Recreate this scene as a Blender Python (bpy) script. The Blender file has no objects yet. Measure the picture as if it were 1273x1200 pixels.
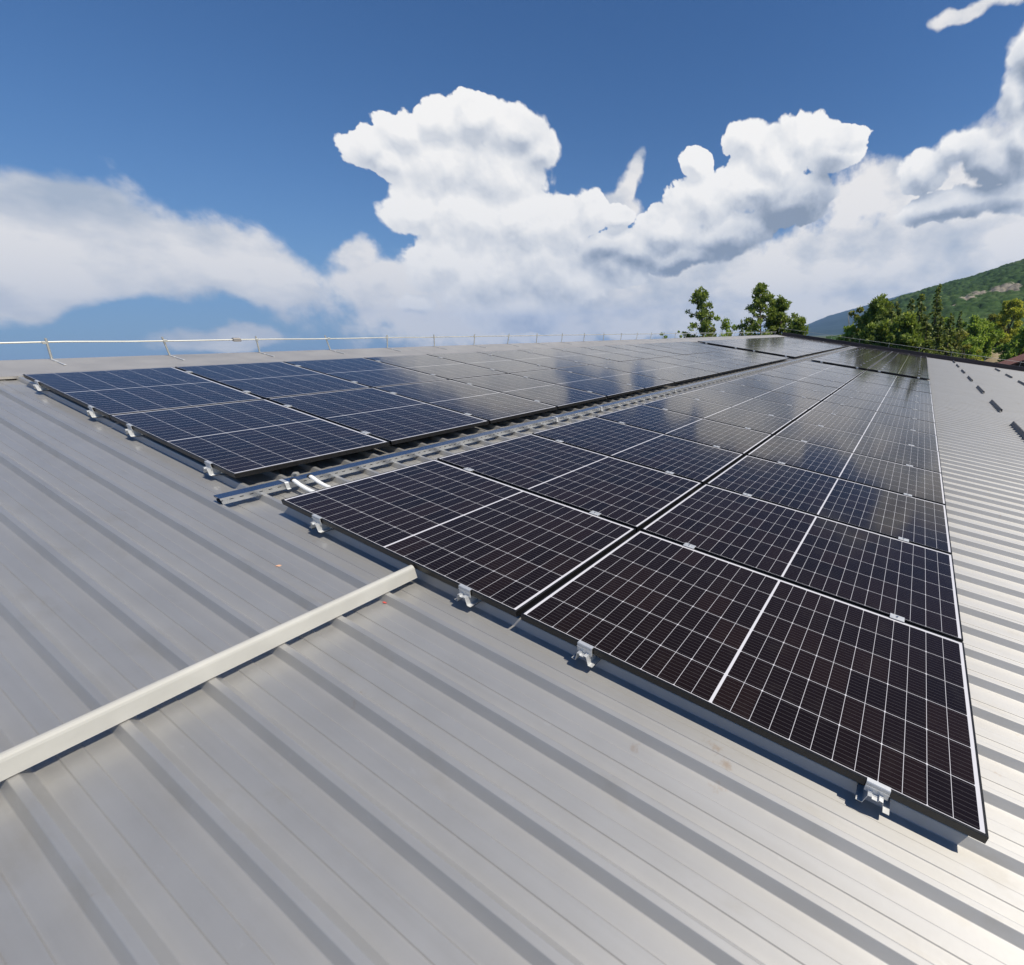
import bpy, bmesh, math, random
import numpy as np
from mathutils import Matrix, Vector, Euler
random.seed(7); rng = np.random.default_rng(7)
R = math.radians
scene = bpy.context.scene
COL = scene.collection

# ------------------------------------------------------------------ camera
SLOPE = R(9.9)                         # the roof falls 9.9 degrees towards +X
CS, SN = math.cos(SLOPE), math.sin(SLOPE)
CAM = Vector((1.68176, -1.18322, 1.24138))
cam_d = bpy.data.cameras.new('camera'); cam = bpy.data.objects.new('camera', cam_d); COL.objects.link(cam)
cam.matrix_world = Matrix(((0.912367, -0.105772, 0.395474, CAM.x),
                           (0.407220, 0.333456, -0.850282, CAM.y),
                           (-0.041937, 0.936813, 0.347307, CAM.z), (0, 0, 0, 1)))
cam_d.sensor_fit = 'HORIZONTAL'; cam_d.sensor_width = 36
cam_d.lens = 14.8308; cam_d.shift_x = -0.204433; cam_d.shift_y = 0.012584
cam_d.clip_start = 0.05; cam_d.clip_end = 40000
scene.camera = cam

# ------------------------------------------------------------------ sun and exposure
sun_vec = Vector((0.60*CS + SN, 0.10, CS - 0.60*SN)).normalized()     # towards the sun
SUN_EL = math.asin(sun_vec.z); SUN_AZ = math.atan2(sun_vec.x, sun_vec.y)
sd = bpy.data.lights.new('sun', 'SUN'); sd.energy = 5.0; sd.angle = R(0.53); sd.color = (1.0, 0.93, 0.81)
so = bpy.data.objects.new('sun', sd); COL.objects.link(so)
so.rotation_euler = sun_vec.to_track_quat('Z', 'Y').to_euler()
scene.view_settings.view_transform = 'Standard'; scene.view_settings.look = 'None'
scene.view_settings.exposure = 0.15; scene.view_settings.gamma = 1.0
scene.view_settings.use_curve_mapping = False
scene.cycles.use_denoising = True

# ------------------------------------------------------------------ sky (world): Nishita sky with clouds
world = bpy.data.worlds.new('World'); scene.world = world; world.use_nodes = True
CUMULUS =  [[-1.005, 0.302, 25.357, -7.329, 4.317, -30.352], [-0.956, 0.333, 19.09, -5.375, 4.072, -29.137], [-0.9, 0.35, 17.939, -4.784, 3.642, -28.901], [-0.845, 0.357, 15.574, -3.851, 2.732, -25.437], [-0.782, 0.353, 15.164, -3.347, 2.03, -24.445], [-0.744, 0.329, 22.611, -4.505, 1.708, -27.16], [-0.99, 0.289, 22.999, -14.672, -7.902, -33.913], [-0.897, 0.295, 9.713, -2.432, 1.716, -17.148], [-0.815, 0.291, 10.771, -2.363, 1.185, -16.29], [-0.962, 0.226, 17.142, -4.405, 1.792, -21.074], [-0.891, 0.216, 9.182, -2.127, 0.79, -12.841], [-0.803, 0.221, 10.234, -2.061, 0.492, -11.479], [-0.723, 0.224, 14.971, -2.575, 0.448, -17.376], [-0.668, 0.234, 21.816, -3.32, 0.423, -25.993], [-0.95, 0.152, 12.986, -3.119, 0.636, -15.892], [-0.856, 0.128, 7.543, -1.56, 0.151, -11.292], [-0.739, 0.129, 8.135, -1.353, -0.018, -11.676], [-0.839, 0.072, 7.61, -1.484, -0.266, -19.061], [-0.641, 0.15, 12.424, -1.643, -0.155, -17.451], [-0.998, 0.08, 27.322, -6.7, 0.085, -41.886], [-0.618, 0.229, 28.95, -3.802, 0.147, -38.286], [-0.356, 0.345, 19.074, -0.457, -1.435, -24.986], [-0.3, 0.315, 10.81, 0.039, -1.416, -19.202], [-0.239, 0.333, 14.553, 0.475, -2.027, -21.47], [-0.166, 0.332, 19.608, 4.865, -0.642, -50.439], [-0.186, 0.31, 14.946, 7.523, 4.764, -27.255], [-0.452, 0.311, 22.667, -1.526, -1.016, -35.288], [-0.339, 0.27, 7.295, 2.342, 2.423, -16.175], [-0.436, 0.249, 10.16, 3.995, 4.408, -17.571], [-0.268, 0.246, 10.015, 5.697, 5.356, -17.667], [-0.513, 0.204, 10.17, -0.876, -0.5, -22.829], [-0.406, 0.194, 7.462, 1.569, 2.796, -20.873], [-0.636, 0.185, 12.592, -1.685, -0.054, -30.27], [-0.598, 0.171, 10.265, -1.207, -0.364, -32.226], [-0.491, 0.164, 6.298, 0.17, 1.583, -34.841], [0.026, 0.289, 15.815, 7.847, 3.139, -28.851], [-0.028, 0.27, 14.244, 8.854, 6.665, -25.595], [0.08, 0.255, 17.309, 6.012, -0.463, -25.574], [0.097, 0.332, 31.638, -4.376, -9.266, -21.658], [0.116, 0.384, 24.453, 5.064, -5.008, -20.161], [0.122, 0.273, 22.787, 4.223, -5.008, -24.814], [0.019, 0.208, 8.618, 3.062, 1.763, -30.677], [0.124, 0.204, 14.554, 2.545, -4.967, -29.804]]
STRATUS =  [[-1.376, 0.171, 13.108, -5.678, -1.002, -18.942], [-1.319, 0.159, 9.547, -4.54, -2.938, -15.308], [-1.242, 0.144, 8.707, -4.346, -4.189, -16.083], [-1.185, 0.117, 12.63, -5.531, -3.957, -22.268], [-1.379, 0.1, 9.893, -2.476, 7.348, -27.067], [-1.454, 0.132, 12.051, -4.263, 1.903, -13.727], [-1.068, 0.152, 26.462, -7.275, 2.057, -33.264], [-1.064, 0.114, 16.391, -3.382, 5.721, -52.338], [-1.236, 0.03, 29.526, -8.896, -1.272, -43.503], [-1.232, 0.035, 49.004, -14.742, -1.524, -62.217], [-0.24, 0.105, 2.661, 0.376, 0.329, -9.472], [-0.015, 0.157, 4.273, 1.276, 0.471, -8.252], [0.098, 0.179, 6.928, 1.125, -1.127, -7.713], [-0.445, 0.092, 2.445, -0.131, -0.459, -11.718], [-0.109, 0.249, 10.865, 7.784, 6.584, -17.22], [0.249, 0.176, 5.232, 1.13, -1.054, -5.65], [-0.839, 0.072, 2.864, -0.559, -0.183, -12.476], [-0.652, 0.068, 3.035, -0.394, -0.389, -14.303], [-1.349, 0.187, 14.242, -5.568, 2.353, -30.406], [-1.036, 0.118, 12.64, -3.296, 0.851, -26.926], [-1.253, 0.033, 13.642, -4.166, -1.297, -49.387], [-0.591, 0.285, 50.132, -32.055, -6.959, -21.574], [-0.613, 0.242, 24.247, -8.37, -4.863, -34.191], [0.007, 0.447, 20.912, 12.135, 0.956, -82.595], [0.062, 0.45, 19.978, 10.529, -4.14, -77.137]]
SHADE =  [[-0.425, 0.152, 4.198, 0.825, 2.183, -15.371], [-0.575, 0.156, 5.525, -0.151, 1.256, -29.064], [-0.291, 0.201, 6.22, 4.138, 4.448, -10.602], [0.001, 0.246, 9.52, 5.27, 3.725, -17.163], [0.091, 0.226, 12.092, 2.001, -3.023, -18.013], [0.118, 0.322, 42.607, 8.237, -3.434, -15.376], [-0.22, 0.236, 13.906, -7.727, -6.069, -13.088], [-0.671, 0.167, 10.589, -1.536, -0.006, -29.868], [0.046, 0.196, 7.233, 2.34, 1.021, -40.266]]


class G:                                # small helper that writes node expressions
    def __init__(s, tree): s.t = tree; s.n = tree.nodes; s.l = tree.links
    def put(s, sock, v):
        if isinstance(v, bpy.types.NodeSocket): s.l.new(v, sock)
        elif v is not None: sock.default_value = v
    def m(s, op, a, b=None, c=None, clamp=False):
        n = s.n.new('ShaderNodeMath'); n.operation = op; n.use_clamp = clamp
        s.put(n.inputs[0], a); s.put(n.inputs[1], b); s.put(n.inputs[2], c); return n.outputs[0]
    def v(s, op, a, b=None):
        n = s.n.new('ShaderNodeVectorMath'); n.operation = op
        s.put(n.inputs[0], a); s.put(n.inputs[1], b)
        return n.outputs['Value'] if op in ('DOT_PRODUCT', 'LENGTH', 'DISTANCE') else n.outputs[0]
    def noise(s, vec, scale, detail=4, rough=.5, lac=2.0, dist=0.0, typ=None):
        n = s.n.new('ShaderNodeTexNoise'); s.put(n.inputs['Vector'], vec)
        n.inputs['Scale'].default_value = scale; n.inputs['Detail'].default_value = detail
        n.inputs['Roughness'].default_value = rough; n.inputs['Distortion'].default_value = dist
        return n
    def voro(s, vec, scale, detail=2, rough=.5):
        n = s.n.new('ShaderNodeTexVoronoi'); n.feature = 'F1'; s.put(n.inputs['Vector'], vec)
        n.inputs['Scale'].default_value = scale; n.inputs['Detail'].default_value = detail
        n.inputs['Roughness'].default_value = rough
        return n.outputs['Distance']
    def step(s, x, a, b, lo=0., hi=1.):
        n = s.n.new('ShaderNodeMapRange'); n.interpolation_type = 'SMOOTHSTEP'
        s.put(n.inputs[0], x); n.inputs[1].default_value = a; n.inputs[2].default_value = b
        n.inputs[3].default_value = lo; n.inputs[4].default_value = hi; return n.outputs[0]
    def mix(s, f, a, b, mode='MIX'):
        n = s.n.new('ShaderNodeMix'); n.data_type = 'RGBA'; n.blend_type = mode
        s.put(n.inputs[0], f); s.put(n.inputs[6], a); s.put(n.inputs[7], b); return n.outputs[2]
    def ramp(s, f, stops):
        n = s.n.new('ShaderNodeValToRGB'); s.put(n.inputs[0], f); e = n.color_ramp.elements
        while len(e) < len(stops): e.new(.5)
        for i, (p, c) in enumerate(stops): e[i].position = p; e[i].color = (*c, 1)
        return n.outputs[0]

def cloud_group(name, blobs, smooth, gain, amp):
    """signed 'inside the cloud' field of a direction, from lobes (azimuth, elevation, inverse axes) and noise"""
    t = bpy.data.node_groups.new(name, 'ShaderNodeTree')
    t.interface.new_socket('Dir', in_out='INPUT', socket_type='NodeSocketVector')
    t.interface.new_socket('Field', in_out='OUTPUT', socket_type='NodeSocketFloat')
    t.interface.new_socket('Base', in_out='OUTPUT', socket_type='NodeSocketFloat')
    g = G(t); gi = g.n.new('NodeGroupInput'); go = g.n.new('NodeGroupOutput')
    d = gi.outputs[0]
    w = g.noise(d, 11.0, 4, .55)
    wv = g.v('SUBTRACT', w.outputs['Color'], (.5, .5, .5))
    def shifted(k):
        sc = g.n.new('ShaderNodeVectorMath'); sc.operation = 'SCALE'; g.put(sc.inputs[0], wv); sc.inputs['Scale'].default_value = k
        return g.v('ADD', d, sc.outputs[0])
    sp = g.n.new('ShaderNodeSeparateXYZ'); g.put(sp.inputs[0], g.v('NORMALIZE', shifted(.05)))
    cb = g.n.new('ShaderNodeCombineXYZ')
    g.put(cb.inputs[0], g.m('ARCTAN2', sp.outputs[0], sp.outputs[1])); g.put(cb.inputs[1], g.m('ARCSINE', sp.outputs[2]))
    p = cb.outputs[0]; f = None
    for az, el, a, b, c, e in blobs:
        q = g.v('SUBTRACT', p, (az, el, 0))
        u = g.v('DOT_PRODUCT', q, (a, b, 0)); v = g.v('DOT_PRODUCT', q, (c, e, 0))
        k = g.m('SUBTRACT', 1.0, g.m('SQRT', g.m('MULTIPLY_ADD', u, u, g.m('MULTIPLY', v, v))))
        f = k if f is None else g.m('SMOOTH_MAX', f, k, smooth)
    n = g.m('MULTIPLY', g.m('SUBTRACT', g.noise(d, 14.0, 7, .58).outputs[0], .5), amp[0])
    if amp[1]:                                            # cauliflower heads: bulging cells of two sizes on a warped sphere
        dd = shifted(.035)
        n = g.m('MULTIPLY_ADD', g.m('SUBTRACT', .42, g.voro(dd, 13.0, 0)), amp[1], n)
        n = g.m('MULTIPLY_ADD', g.m('SUBTRACT', .42, g.voro(dd, 33.0, 2, .6)), amp[1]*.55, n)
    g.put(go.inputs[0], g.m('MULTIPLY_ADD', f, gain, n)); g.put(go.inputs[1], f)
    return t

def build_sky():
    nt = world.node_tree; nt.nodes.clear(); g = G(nt)
    out = g.n.new('ShaderNodeOutputWorld'); bg = g.n.new('ShaderNodeBackground')
    sky = g.n.new('ShaderNodeTexSky'); sky.sky_type = 'NISHITA'; sky.sun_disc = False
    sky.sun_elevation = SUN_EL; sky.sun_rotation = SUN_AZ; sky.altitude = 600
    sky.air_density = 1.0; sky.dust_density = 0.25; sky.ozone_density = 3.0
    tc = g.n.new('ShaderNodeTexCoord'); d = tc.outputs['Generated']
    def use(t, vec):
        n = g.n.new('ShaderNodeGroup'); n.node_tree = t; g.put(n.inputs[0], vec); return n.outputs
    cu = cloud_group('cumulus', CUMULUS, .12, 2.1, (1.7, .60))
    stg = cloud_group('stratus', STRATUS, .35, 1.6, (2.3, 0))
    dk = cloud_group('cloud_shade', SHADE, .4, 1.2, (1.0, 0))
    A = use(cu, d); B = use(cu, g.v('NORMALIZE', g.v('ADD', d, (.010, .0, .018))))
    shade = g.step(use(dk, d)[0], -.25, 1.0)
    soft = g.step(g.noise(d, 4.5, 3, .5).outputs[0], .40, .66, .13, .75)                 # some edges crisp, some fraying
    alpha = g.step(g.m('DIVIDE', g.m('ADD', A[0], .06), soft), 0.0, 1.0)
    e1 = g.m('SUBTRACT', A[0], B[0])                      # lit where the cloud thins out towards the sun
    broad = g.noise(g.v('MULTIPLY', d, (1, 1, 1.0)), 7.5, 6, .6).outputs[0]
    sh = g.m('MULTIPLY_ADD', g.m('MAXIMUM', g.m('MINIMUM', e1, .7), -.7), .22, g.m('MULTIPLY_ADD', broad, .75, .29))
    sh = g.m('ADD', sh, g.step(A[0], .0, .9, .06, .0))
    sh = g.m('SUBTRACT', sh, g.m('MULTIPLY', shade, .33))
    ccol = g.ramp(sh, [(.22, (2.5, 2.95, 3.7)), (.40, (4.5, 4.9, 5.6)), (.56, (6.9, 7.05, 7.3)), (.78, (9.3, 9.1, 8.8))])
    S = use(stg, d)
    sa = g.step(S[0], -.18, .52)
    ssh = g.noise(g.v('MULTIPLY', d, (1, 1, 1.7)), 6.0, 6, .55).outputs[0]
    scol = g.ramp(ssh, [(.30, (4.4, 4.9, 5.6)), (.42, (6.5, 6.6, 6.8)), (.54, (9.2, 8.8, 8.3))])
    hs = g.n.new('ShaderNodeHueSaturation'); g.put(hs.inputs['Color'], sky.outputs[0])
    hs.inputs['Saturation'].default_value = 1.2; hs.inputs['Value'].default_value = .88
    el = g.n.new('ShaderNodeSeparateXYZ'); g.put(el.inputs[0], d)
    hz = g.m('POWER', 2.718, g.m('MULTIPLY', g.m('MAXIMUM', el.outputs[2], 0), -7.0))    # pale air along the horizon
    c = g.mix(1.0, hs.outputs[0], (.62, .78, .95, 1), 'MULTIPLY')
    c = g.mix(g.m('MULTIPLY', hz, .93), c, (1.9, 3.15, 5.1, 1))
    c = g.mix(g.m('MULTIPLY', sa, .92), c, scol)
    c = g.mix(alpha, c, ccol)
    g.put(bg.inputs[0], c); bg.inputs[1].default_value = 0.1
    g.l.new(bg.outputs[0], out.inputs[0])
build_sky()
world.cycles.sampling_method = 'MANUAL'; world.cycles.sample_map_resolution = 512

# ------------------------------------------------------------------ helpers
ROOF = Matrix(((CS, 0, SN, 0), (0, 1, 0, 0), (-SN, 0, CS, 0), (0, 0, 0, 1)))   # roof frame (b down-slope, a along ridge, n up) -> world
def rf(b, a, n): return ROOF @ Vector((b, a, n))

class MB:
    def __init__(s): s.v = []; s.f = []; s.smooth = []
    def add(s, vs, fs, smooth=False):
        o = len(s.v); s.v += [tuple(v) for v in vs]; s.f += [tuple(i+o for i in f) for f in fs]; s.smooth += [smooth]*len(fs); return s
    def box(s, x0, x1, y0, y1, z0, z1):
        vs = [(x, y, z) for z in (z0, z1) for y in (y0, y1) for x in (x0, x1)]
        return s.add(vs, [(0, 2, 3, 1), (4, 5, 7, 6), (0, 1, 5, 4), (2, 6, 7, 3), (0, 4, 6, 2), (1, 3, 7, 5)])
    def bbox(s, x0, x1, y0, y1, z0, z1, r=.002):             # box with chamfered edges
        if x0 > x1: x0, x1 = x1, x0
        if y0 > y1: y0, y1 = y1, y0
        bm = bmesh.new(); bmesh.ops.create_cube(bm, size=1)
        for v in bm.verts: v.co = Vector(((x0+x1)/2+v.co.x*(x1-x0), (y0+y1)/2+v.co.y*(y1-y0), (z0+z1)/2+v.co.z*(z1-z0)))
        bmesh.ops.bevel(bm, geom=bm.edges[:], offset=r, segments=1, affect='EDGES')
        bm.verts.index_update()
        s.add([v.co[:] for v in bm.verts], [[v.index for v in f.verts] for f in bm.faces]); bm.free(); return s
    def prism(s, poly, axis, c0, c1, caps=True, smooth=False):
        """closed 2-D outline pushed along an axis: 'x' -> poly is (y,z), 'y' -> (x,z), 'z' -> (x,y)"""
        n = len(poly)
        def P(p, c): return {'x': (c, p[0], p[1]), 'y': (p[0], c, p[1]), 'z': (p[0], p[1], c)}[axis]
        vs = [P(p, c0) for p in poly]+[P(p, c1) for p in poly]
        fs = [(i, (i+1) % n, n+(i+1) % n, n+i) for i in range(n)]
        s.add(vs, fs, smooth)
        if caps: s.add(vs, [tuple(range(n))[::-1], tuple(range(n, 2*n))])
        return s
    def sheet(s, line, axis, c0, c1, t):
        """folded sheet metal: an open outline given a thickness and pushed along an axis"""
        L = [Vector(p) for p in line]; off = []
        for i, p in enumerate(L):
            d = Vector((0, 0))
            if i > 0: d += (p-L[i-1]).normalized()
            if i < len(L)-1: d += (L[i+1]-p).normalized()
            d.normalize(); off.append(p+Vector((-d.y, d.x))*t)
        poly = [tuple(p) for p in L]+[tuple(p) for p in off[::-1]]
        n = len(L); k = len(poly)
        def P(p, c): return {'x': (c, p[0], p[1]), 'y': (p[0], c, p[1]), 'z': (p[0], p[1], c)}[axis]
        vs = [P(p, c0) for p in poly]+[P(p, c1) for p in poly]
        fs = [(i, (i+1) % k, k+(i+1) % k, k+i) for i in range(k)]
        for i in range(n-1):
            q = (i, i+1, k-2-i, k-1-i); fs.append(q[::-1]); fs.append(tuple(k+j for j in q))
        return s.add(vs, fs)
    def tube(s, pts, r, seg=8, caps=True):
        pts = [Vector(p) for p in pts]; rs = r if isinstance(r, (list, tuple)) else [r]*len(pts)
        vs = []
        for i, p in enumerate(pts):
            d = (pts[min(i+1, len(pts)-1)]-pts[max(i-1, 0)]).normalized()
            u = d.orthogonal().normalized() if i == 0 else (u-d*u.dot(d)).normalized()
            w = d.cross(u)
            vs += [p+(u*math.cos(2*math.pi*k/seg)+w*math.sin(2*math.pi*k/seg))*rs[i] for k in range(seg)]
        fs = [(i*seg+k, i*seg+(k+1) % seg, (i+1)*seg+(k+1) % seg, (i+1)*seg+k) for i in range(len(pts)-1) for k in range(seg)]
        s.add(vs, fs, True)
        if caps: s.add(vs, [tuple(range(seg))[::-1], tuple(range((len(pts)-1)*seg, len(pts)*seg))])
        return s
    def mesh(s, name, mat):
        me = bpy.data.meshes.new(name); me.from_pydata(s.v, [], s.f)
        me.polygons.foreach_set('use_smooth', s.smooth); me.materials.append(mat); me.update(); return me
    def build(s, name, mat, parent=None):
        o = bpy.data.objects.new(name, s.mesh(name, mat)); COL.objects.link(o)
        if parent: o.parent = parent
        return o

def tag(o, label=None, cat=None, group=None, kind=None):
    if label: o['label'] = label
    if cat: o['category'] = cat
    if group: o['group'] = group
    if kind: o['kind'] = kind
    return o
def on_roof(o, b, a, n):
    o.location = rf(b, a, n); o.rotation_euler = (0, SLOPE, 0); return o
def thing(name, label, cat, group=None, roof=None, loc=None):
    o = bpy.data.objects.new(name, None); COL.objects.link(o); o.empty_display_size = .2
    tag(o, label, cat, group)
    if roof: on_roof(o, *roof)
    if loc: o.location = loc
    return o
def copy_thing(src, label, group, roof):
    r = src.copy(); COL.objects.link(r); on_roof(r, *roof); tag(r, label, None, group)
    for ch in src.children:
        c = ch.copy(); COL.objects.link(c); c.parent = r
        for g in ch.children:
            d = g.copy(); COL.objects.link(d); d.parent = c
    return r

# ------------------------------------------------------------------ materials
def mat(name):
    m = bpy.data.materials.new(name); m.use_nodes = True; t = m.node_tree; t.nodes.clear(); g = G(t)
    o = g.n.new('ShaderNodeOutputMaterial'); b = g.n.new('ShaderNodeBsdfPrincipled'); g.l.new(b.outputs[0], o.inputs[0])
    g.tc = g.n.new('ShaderNodeTexCoord'); g.b = b; g.o = o; return m, g
def setp(g, **k):
    for a, v in k.items(): g.put(g.b.inputs[a.replace('_', ' ')], v)
def bump(g, h, strength, dist):
    n = g.n.new('ShaderNodeBump'); g.put(n.inputs['Height'], h); n.inputs['Strength'].default_value = strength
    n.inputs['Distance'].default_value = dist; g.l.new(n.outputs[0], g.b.inputs['Normal'])
def scaled(g, vec, s):
    return g.v('MULTIPLY', vec, s)

def roof_metal():
    m, g = mat('zinc_coated_sheet'); P = g.tc.outputs['Object']
    broad = g.noise(scaled(g, P, (.5, 1.4, 1)), 1.3, 4, .55).outputs[0]
    streak = g.noise(scaled(g, P, (.5, 22, 1)), 2.0, 5, .6).outputs[0]
    spk = g.noise(P, 60, 3, .6).outputs[0]
    blot = g.noise(scaled(g, P, (.7, 1.2, 1)), 5.5, 5, .6).outputs[0]
    f = g.m('MULTIPLY_ADD', streak, .30, g.m('MULTIPLY_ADD', broad, .35, g.m('MULTIPLY', blot, .35)))
    c = g.ramp(f, [(.30, (.475, .463, .437)), (.5, (.515, .505, .483)), (.72, (.555, .547, .528))])
    dirt = g.step(g.noise(scaled(g, P, (1, 2.5, 1)), 2.6, 6, .62).outputs[0], .56, .78)
    c = g.mix(g.m('MULTIPLY', dirt, .42), c, (.43, .40, .34, 1))
    rust = g.m('MULTIPLY', g.step(g.noise(P, 5.5, 5, .65).outputs[0], .67, .78), .45)
    c = g.mix(rust, c, (.36, .23, .12, 1))
    scuff = g.step(g.noise(scaled(g, P, (3, 9, 1)), 3.0, 6, .7).outputs[0], .62, .74)
    c = g.mix(g.m('MULTIPLY', scuff, .16), c, (.70, .70, .69, 1))
    setp(g, Base_Color=c, Metallic=.74, Roughness=g.m('MULTIPLY_ADD', f, .10, g.m('MULTIPLY_ADD', spk, .05, .60)), Anisotropic=.38,
         Coat_Weight=.42, Coat_Roughness=.11)
    tn = g.n.new('ShaderNodeTangent'); tn.direction_type = 'UV_MAP'; g.l.new(tn.outputs[0], g.b.inputs['Tangent'])
    wav = g.noise(scaled(g, P, (.8, 2.2, 1)), 1.6, 2, .4).outputs[0]
    bump(g, g.m('MULTIPLY_ADD', spk, .015, wav), .14, .02)
    return m
def metal(name, col, rough=.4, metallic=.85, var=.12, scale=12, bumpy=.0):
    m, g = mat(name); P = g.tc.outputs['Object']
    n = g.noise(P, scale, 5, .6).outputs[0]
    lo = tuple(c*(1-var) for c in col); hi = tuple(min(1, c*(1+var)) for c in col)
    setp(g, Base_Color=g.ramp(n, [(.3, lo), (.7, hi)]), Metallic=metallic, Roughness=g.m('MULTIPLY_ADD', n, .2, rough-.1))
    if bumpy: bump(g, n, bumpy, .01)
    return m

def panel_glass():
    m, g = mat('cells_under_glass'); P = g.tc.outputs['Object']
    sp = g.n.new('ShaderNodeSeparateXYZ'); g.put(sp.inputs[0], P); x, y = sp.outputs[0], sp.outputs[1]
    xm = g.m('SUBTRACT', g.m('ABSOLUTE', g.m('SUBTRACT', x, 1.047)), .006)        # from the middle strip outwards
    PX, PY = .08475, .16733
    def line(v, p, w):
        d = g.m('ABSOLUTE', g.m('SUBTRACT', v, g.m('MULTIPLY', g.m('ROUND', g.m('DIVIDE', v, p)), p)))
        return d, g.step(d, w-.0003, w+.0003, 1., 0.)
    dx, lx = line(xm, PX, .00095)
    ym = g.m('SUBTRACT', y, .0112)
    dy, ly = line(ym, PY, .0010)
    mid = g.m('LESS_THAN', xm, .0)
    out = g.m('MAXIMUM', g.m('GREATER_THAN', xm, 12*PX-.001), g.m('MAXIMUM', g.m('LESS_THAN', ym, 0.0005), g.m('GREATER_THAN', ym, 6*PY-.0005)))
    dx2, _ = line(xm, 2*PX, .001)                                                # cut corners of the full cells
    corner = g.m('LESS_THAN', g.m('ADD', dx2, dy), .0058)
    white = g.m('MAXIMUM', g.m('MAXIMUM', lx, ly), g.m('MAXIMUM', g.m('MAXIMUM', mid, out), corner))
    # two thin ribbons run through the white middle strip
    db, lb = line(g.m('ADD', ym, .0093), PY/9, .00042)
    fi = g.m('MULTIPLY', lb, .42)
    cellid = g.n.new('ShaderNodeTexWhiteNoise'); cellid.noise_dimensions = '3D'
    cx = g.n.new('ShaderNodeCombineXYZ'); g.put(cx.inputs[0], g.m('FLOOR', g.m('DIVIDE', g.m('SUBTRACT', x, 1.047), PX*2))); g.put(cx.inputs[1], g.m('FLOOR', g.m('DIVIDE', ym, PY)))
    oi = g.n.new('ShaderNodeObjectInfo'); g.put(cx.inputs[2], oi.outputs['Random']); g.put(cellid.inputs[0], cx.outputs[0])
    cell = g.ramp(cellid.outputs[0], [(0, (.0085, .0046, .0030)), (.5, (.0112, .0058, .0036)), (1, (.0145, .0072, .0044))])
    c = g.mix(fi, cell, (.22, .21, .21, 1))
    c = g.mix(white, c, (.60, .59, .61, 1))
    dust = g.noise(P, 7, 6, .65).outputs[0]
    c = g.mix(g.m('MULTIPLY', g.step(dust, .5, .8), .012), c, (.55, .5, .43, 1))
    setp(g, Base_Color=c, Roughness=g.m('MULTIPLY_ADD', dust, .08, .07), IOR=1.45)
    g.b.inputs['Specular IOR Level'].default_value = .42
    bump(g, g.noise(P, 2.0, 2, .5).outputs[0], .06, .004)
    return m

M = dict(
    roof=roof_metal(), glass=panel_glass(),
    frame=metal('black_anodised', (.012, .012, .013), .42, .3, .2, 30),
    back=metal('black_backsheet', (.02, .02, .02), .6, 0),
    alu=metal('bare_aluminium', (.62, .63, .63), .55, .6, .08, 25),
    galv=metal('galvanised_strut', (.43, .45, .48), .27, .98, .03, 15),
    guard=metal('coated_guard_sheet', (.46, .45, .41), .72, .1, .08, 5),
    guard_shaded=metal('shaded_guard_sheet', (.20, .185, .17), .6, .3, .12, 4),  # same guard sheet, the shade on its upslope faces put into the colour
    cap=metal('ridge_cap_sheet', (.47, .45, .42), .55, .55, .08, 3, .1),
    trim=metal('brown_trim', (.05, .038, .038), .6, .2, .2, 5),
    rod=metal('weathered_rod', (.50, .50, .46), .5, .6, .12, 8),
    white=metal('white_plastic', (.80, .80, .78), .45, 0, .03, 20),
    rubber=metal('black_rubber', (.02, .02, .02), .8, 0),
    bolt=metal('steel_bolt', (.55, .55, .55), .3, 1.0),
)

# ------------------------------------------------------------------ the hall: roof sheet, ridge cap, walls
A0, A1 = -4.3, 31.0                    # the roof along the ridge
B0, B1 = -8.30, 13.0                   # ridge and eave (down-slope)
N_TOP, N_PAN = -0.090, -0.130          # crown of a rib and flat of the sheet below the panel plane (n = 0)
PITCH, RIB0 = 0.218, 0.050
hall = thing('industrial_hall', 'long hall under a shallow ribbed grey metal roof carrying solar panels', 'building', roof=(0, 0, 0))

def roof_line(a0, a1):
    """outline of the trapezoidal sheet across its ribs, every fold rounded"""
    pts = []; k0 = math.floor((a0-RIB0)/PITCH); k = k0
    while True:
        c = RIB0+k*PITCH
        if c > a1: break
        for da, n in ((-.030, N_PAN), (-.0105, N_TOP), (.0105, N_TOP), (.030, N_PAN), (.0768, N_PAN), (.0792, N_PAN+.0048), (.1248, N_PAN+.0048), (.1276, N_PAN)):
            pts.append((c+da, n))
        k += 1
    out = []
    for i, p in enumerate(pts):
        if i in (0, len(pts)-1): out.append(p); continue
        P, A, B = Vector(p), Vector(pts[i-1]), Vector(pts[i+1])
        r = min(.0030, (A-P).length*.4, (B-P).length*.4)
        s, e = P+(A-P).normalized()*r, P+(B-P).normalized()*r
        for t in (0, .33, .67, 1): out.append(tuple(s*(1-t)**2+P*2*t*(1-t)+e*t*t))
    return [p for p in out if a0 <= p[0] <= a1]
def build_roof():
    L = roof_line(A0, A1); m = MB(); bs = [B0+.05, -4.2, -.81, 4.0, B1]
    vs = [(b, a, n) for b in bs for a, n in L]; k = len(L)
    fs = [(j*k+i, (j+1)*k+i, (j+1)*k+i+1, j*k+i+1) for j in range(len(bs)-1) for i in range(k-1)]
    m.add(vs, fs); o = m.build('roof_sheet', M['roof'], hall)
    uv = o.data.uv_layers.new(name='UVMap')
    co = np.empty(len(vs)*3); o.data.vertices.foreach_get('co', co); co = co.reshape(-1, 3)
    li = np.empty(len(o.data.loops), int); o.data.loops.foreach_get('vertex_index', li)
    uv.data.foreach_set('uv', np.c_[co[li, 1]*.1, co[li, 0]*.1].ravel())
build_roof()
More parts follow.
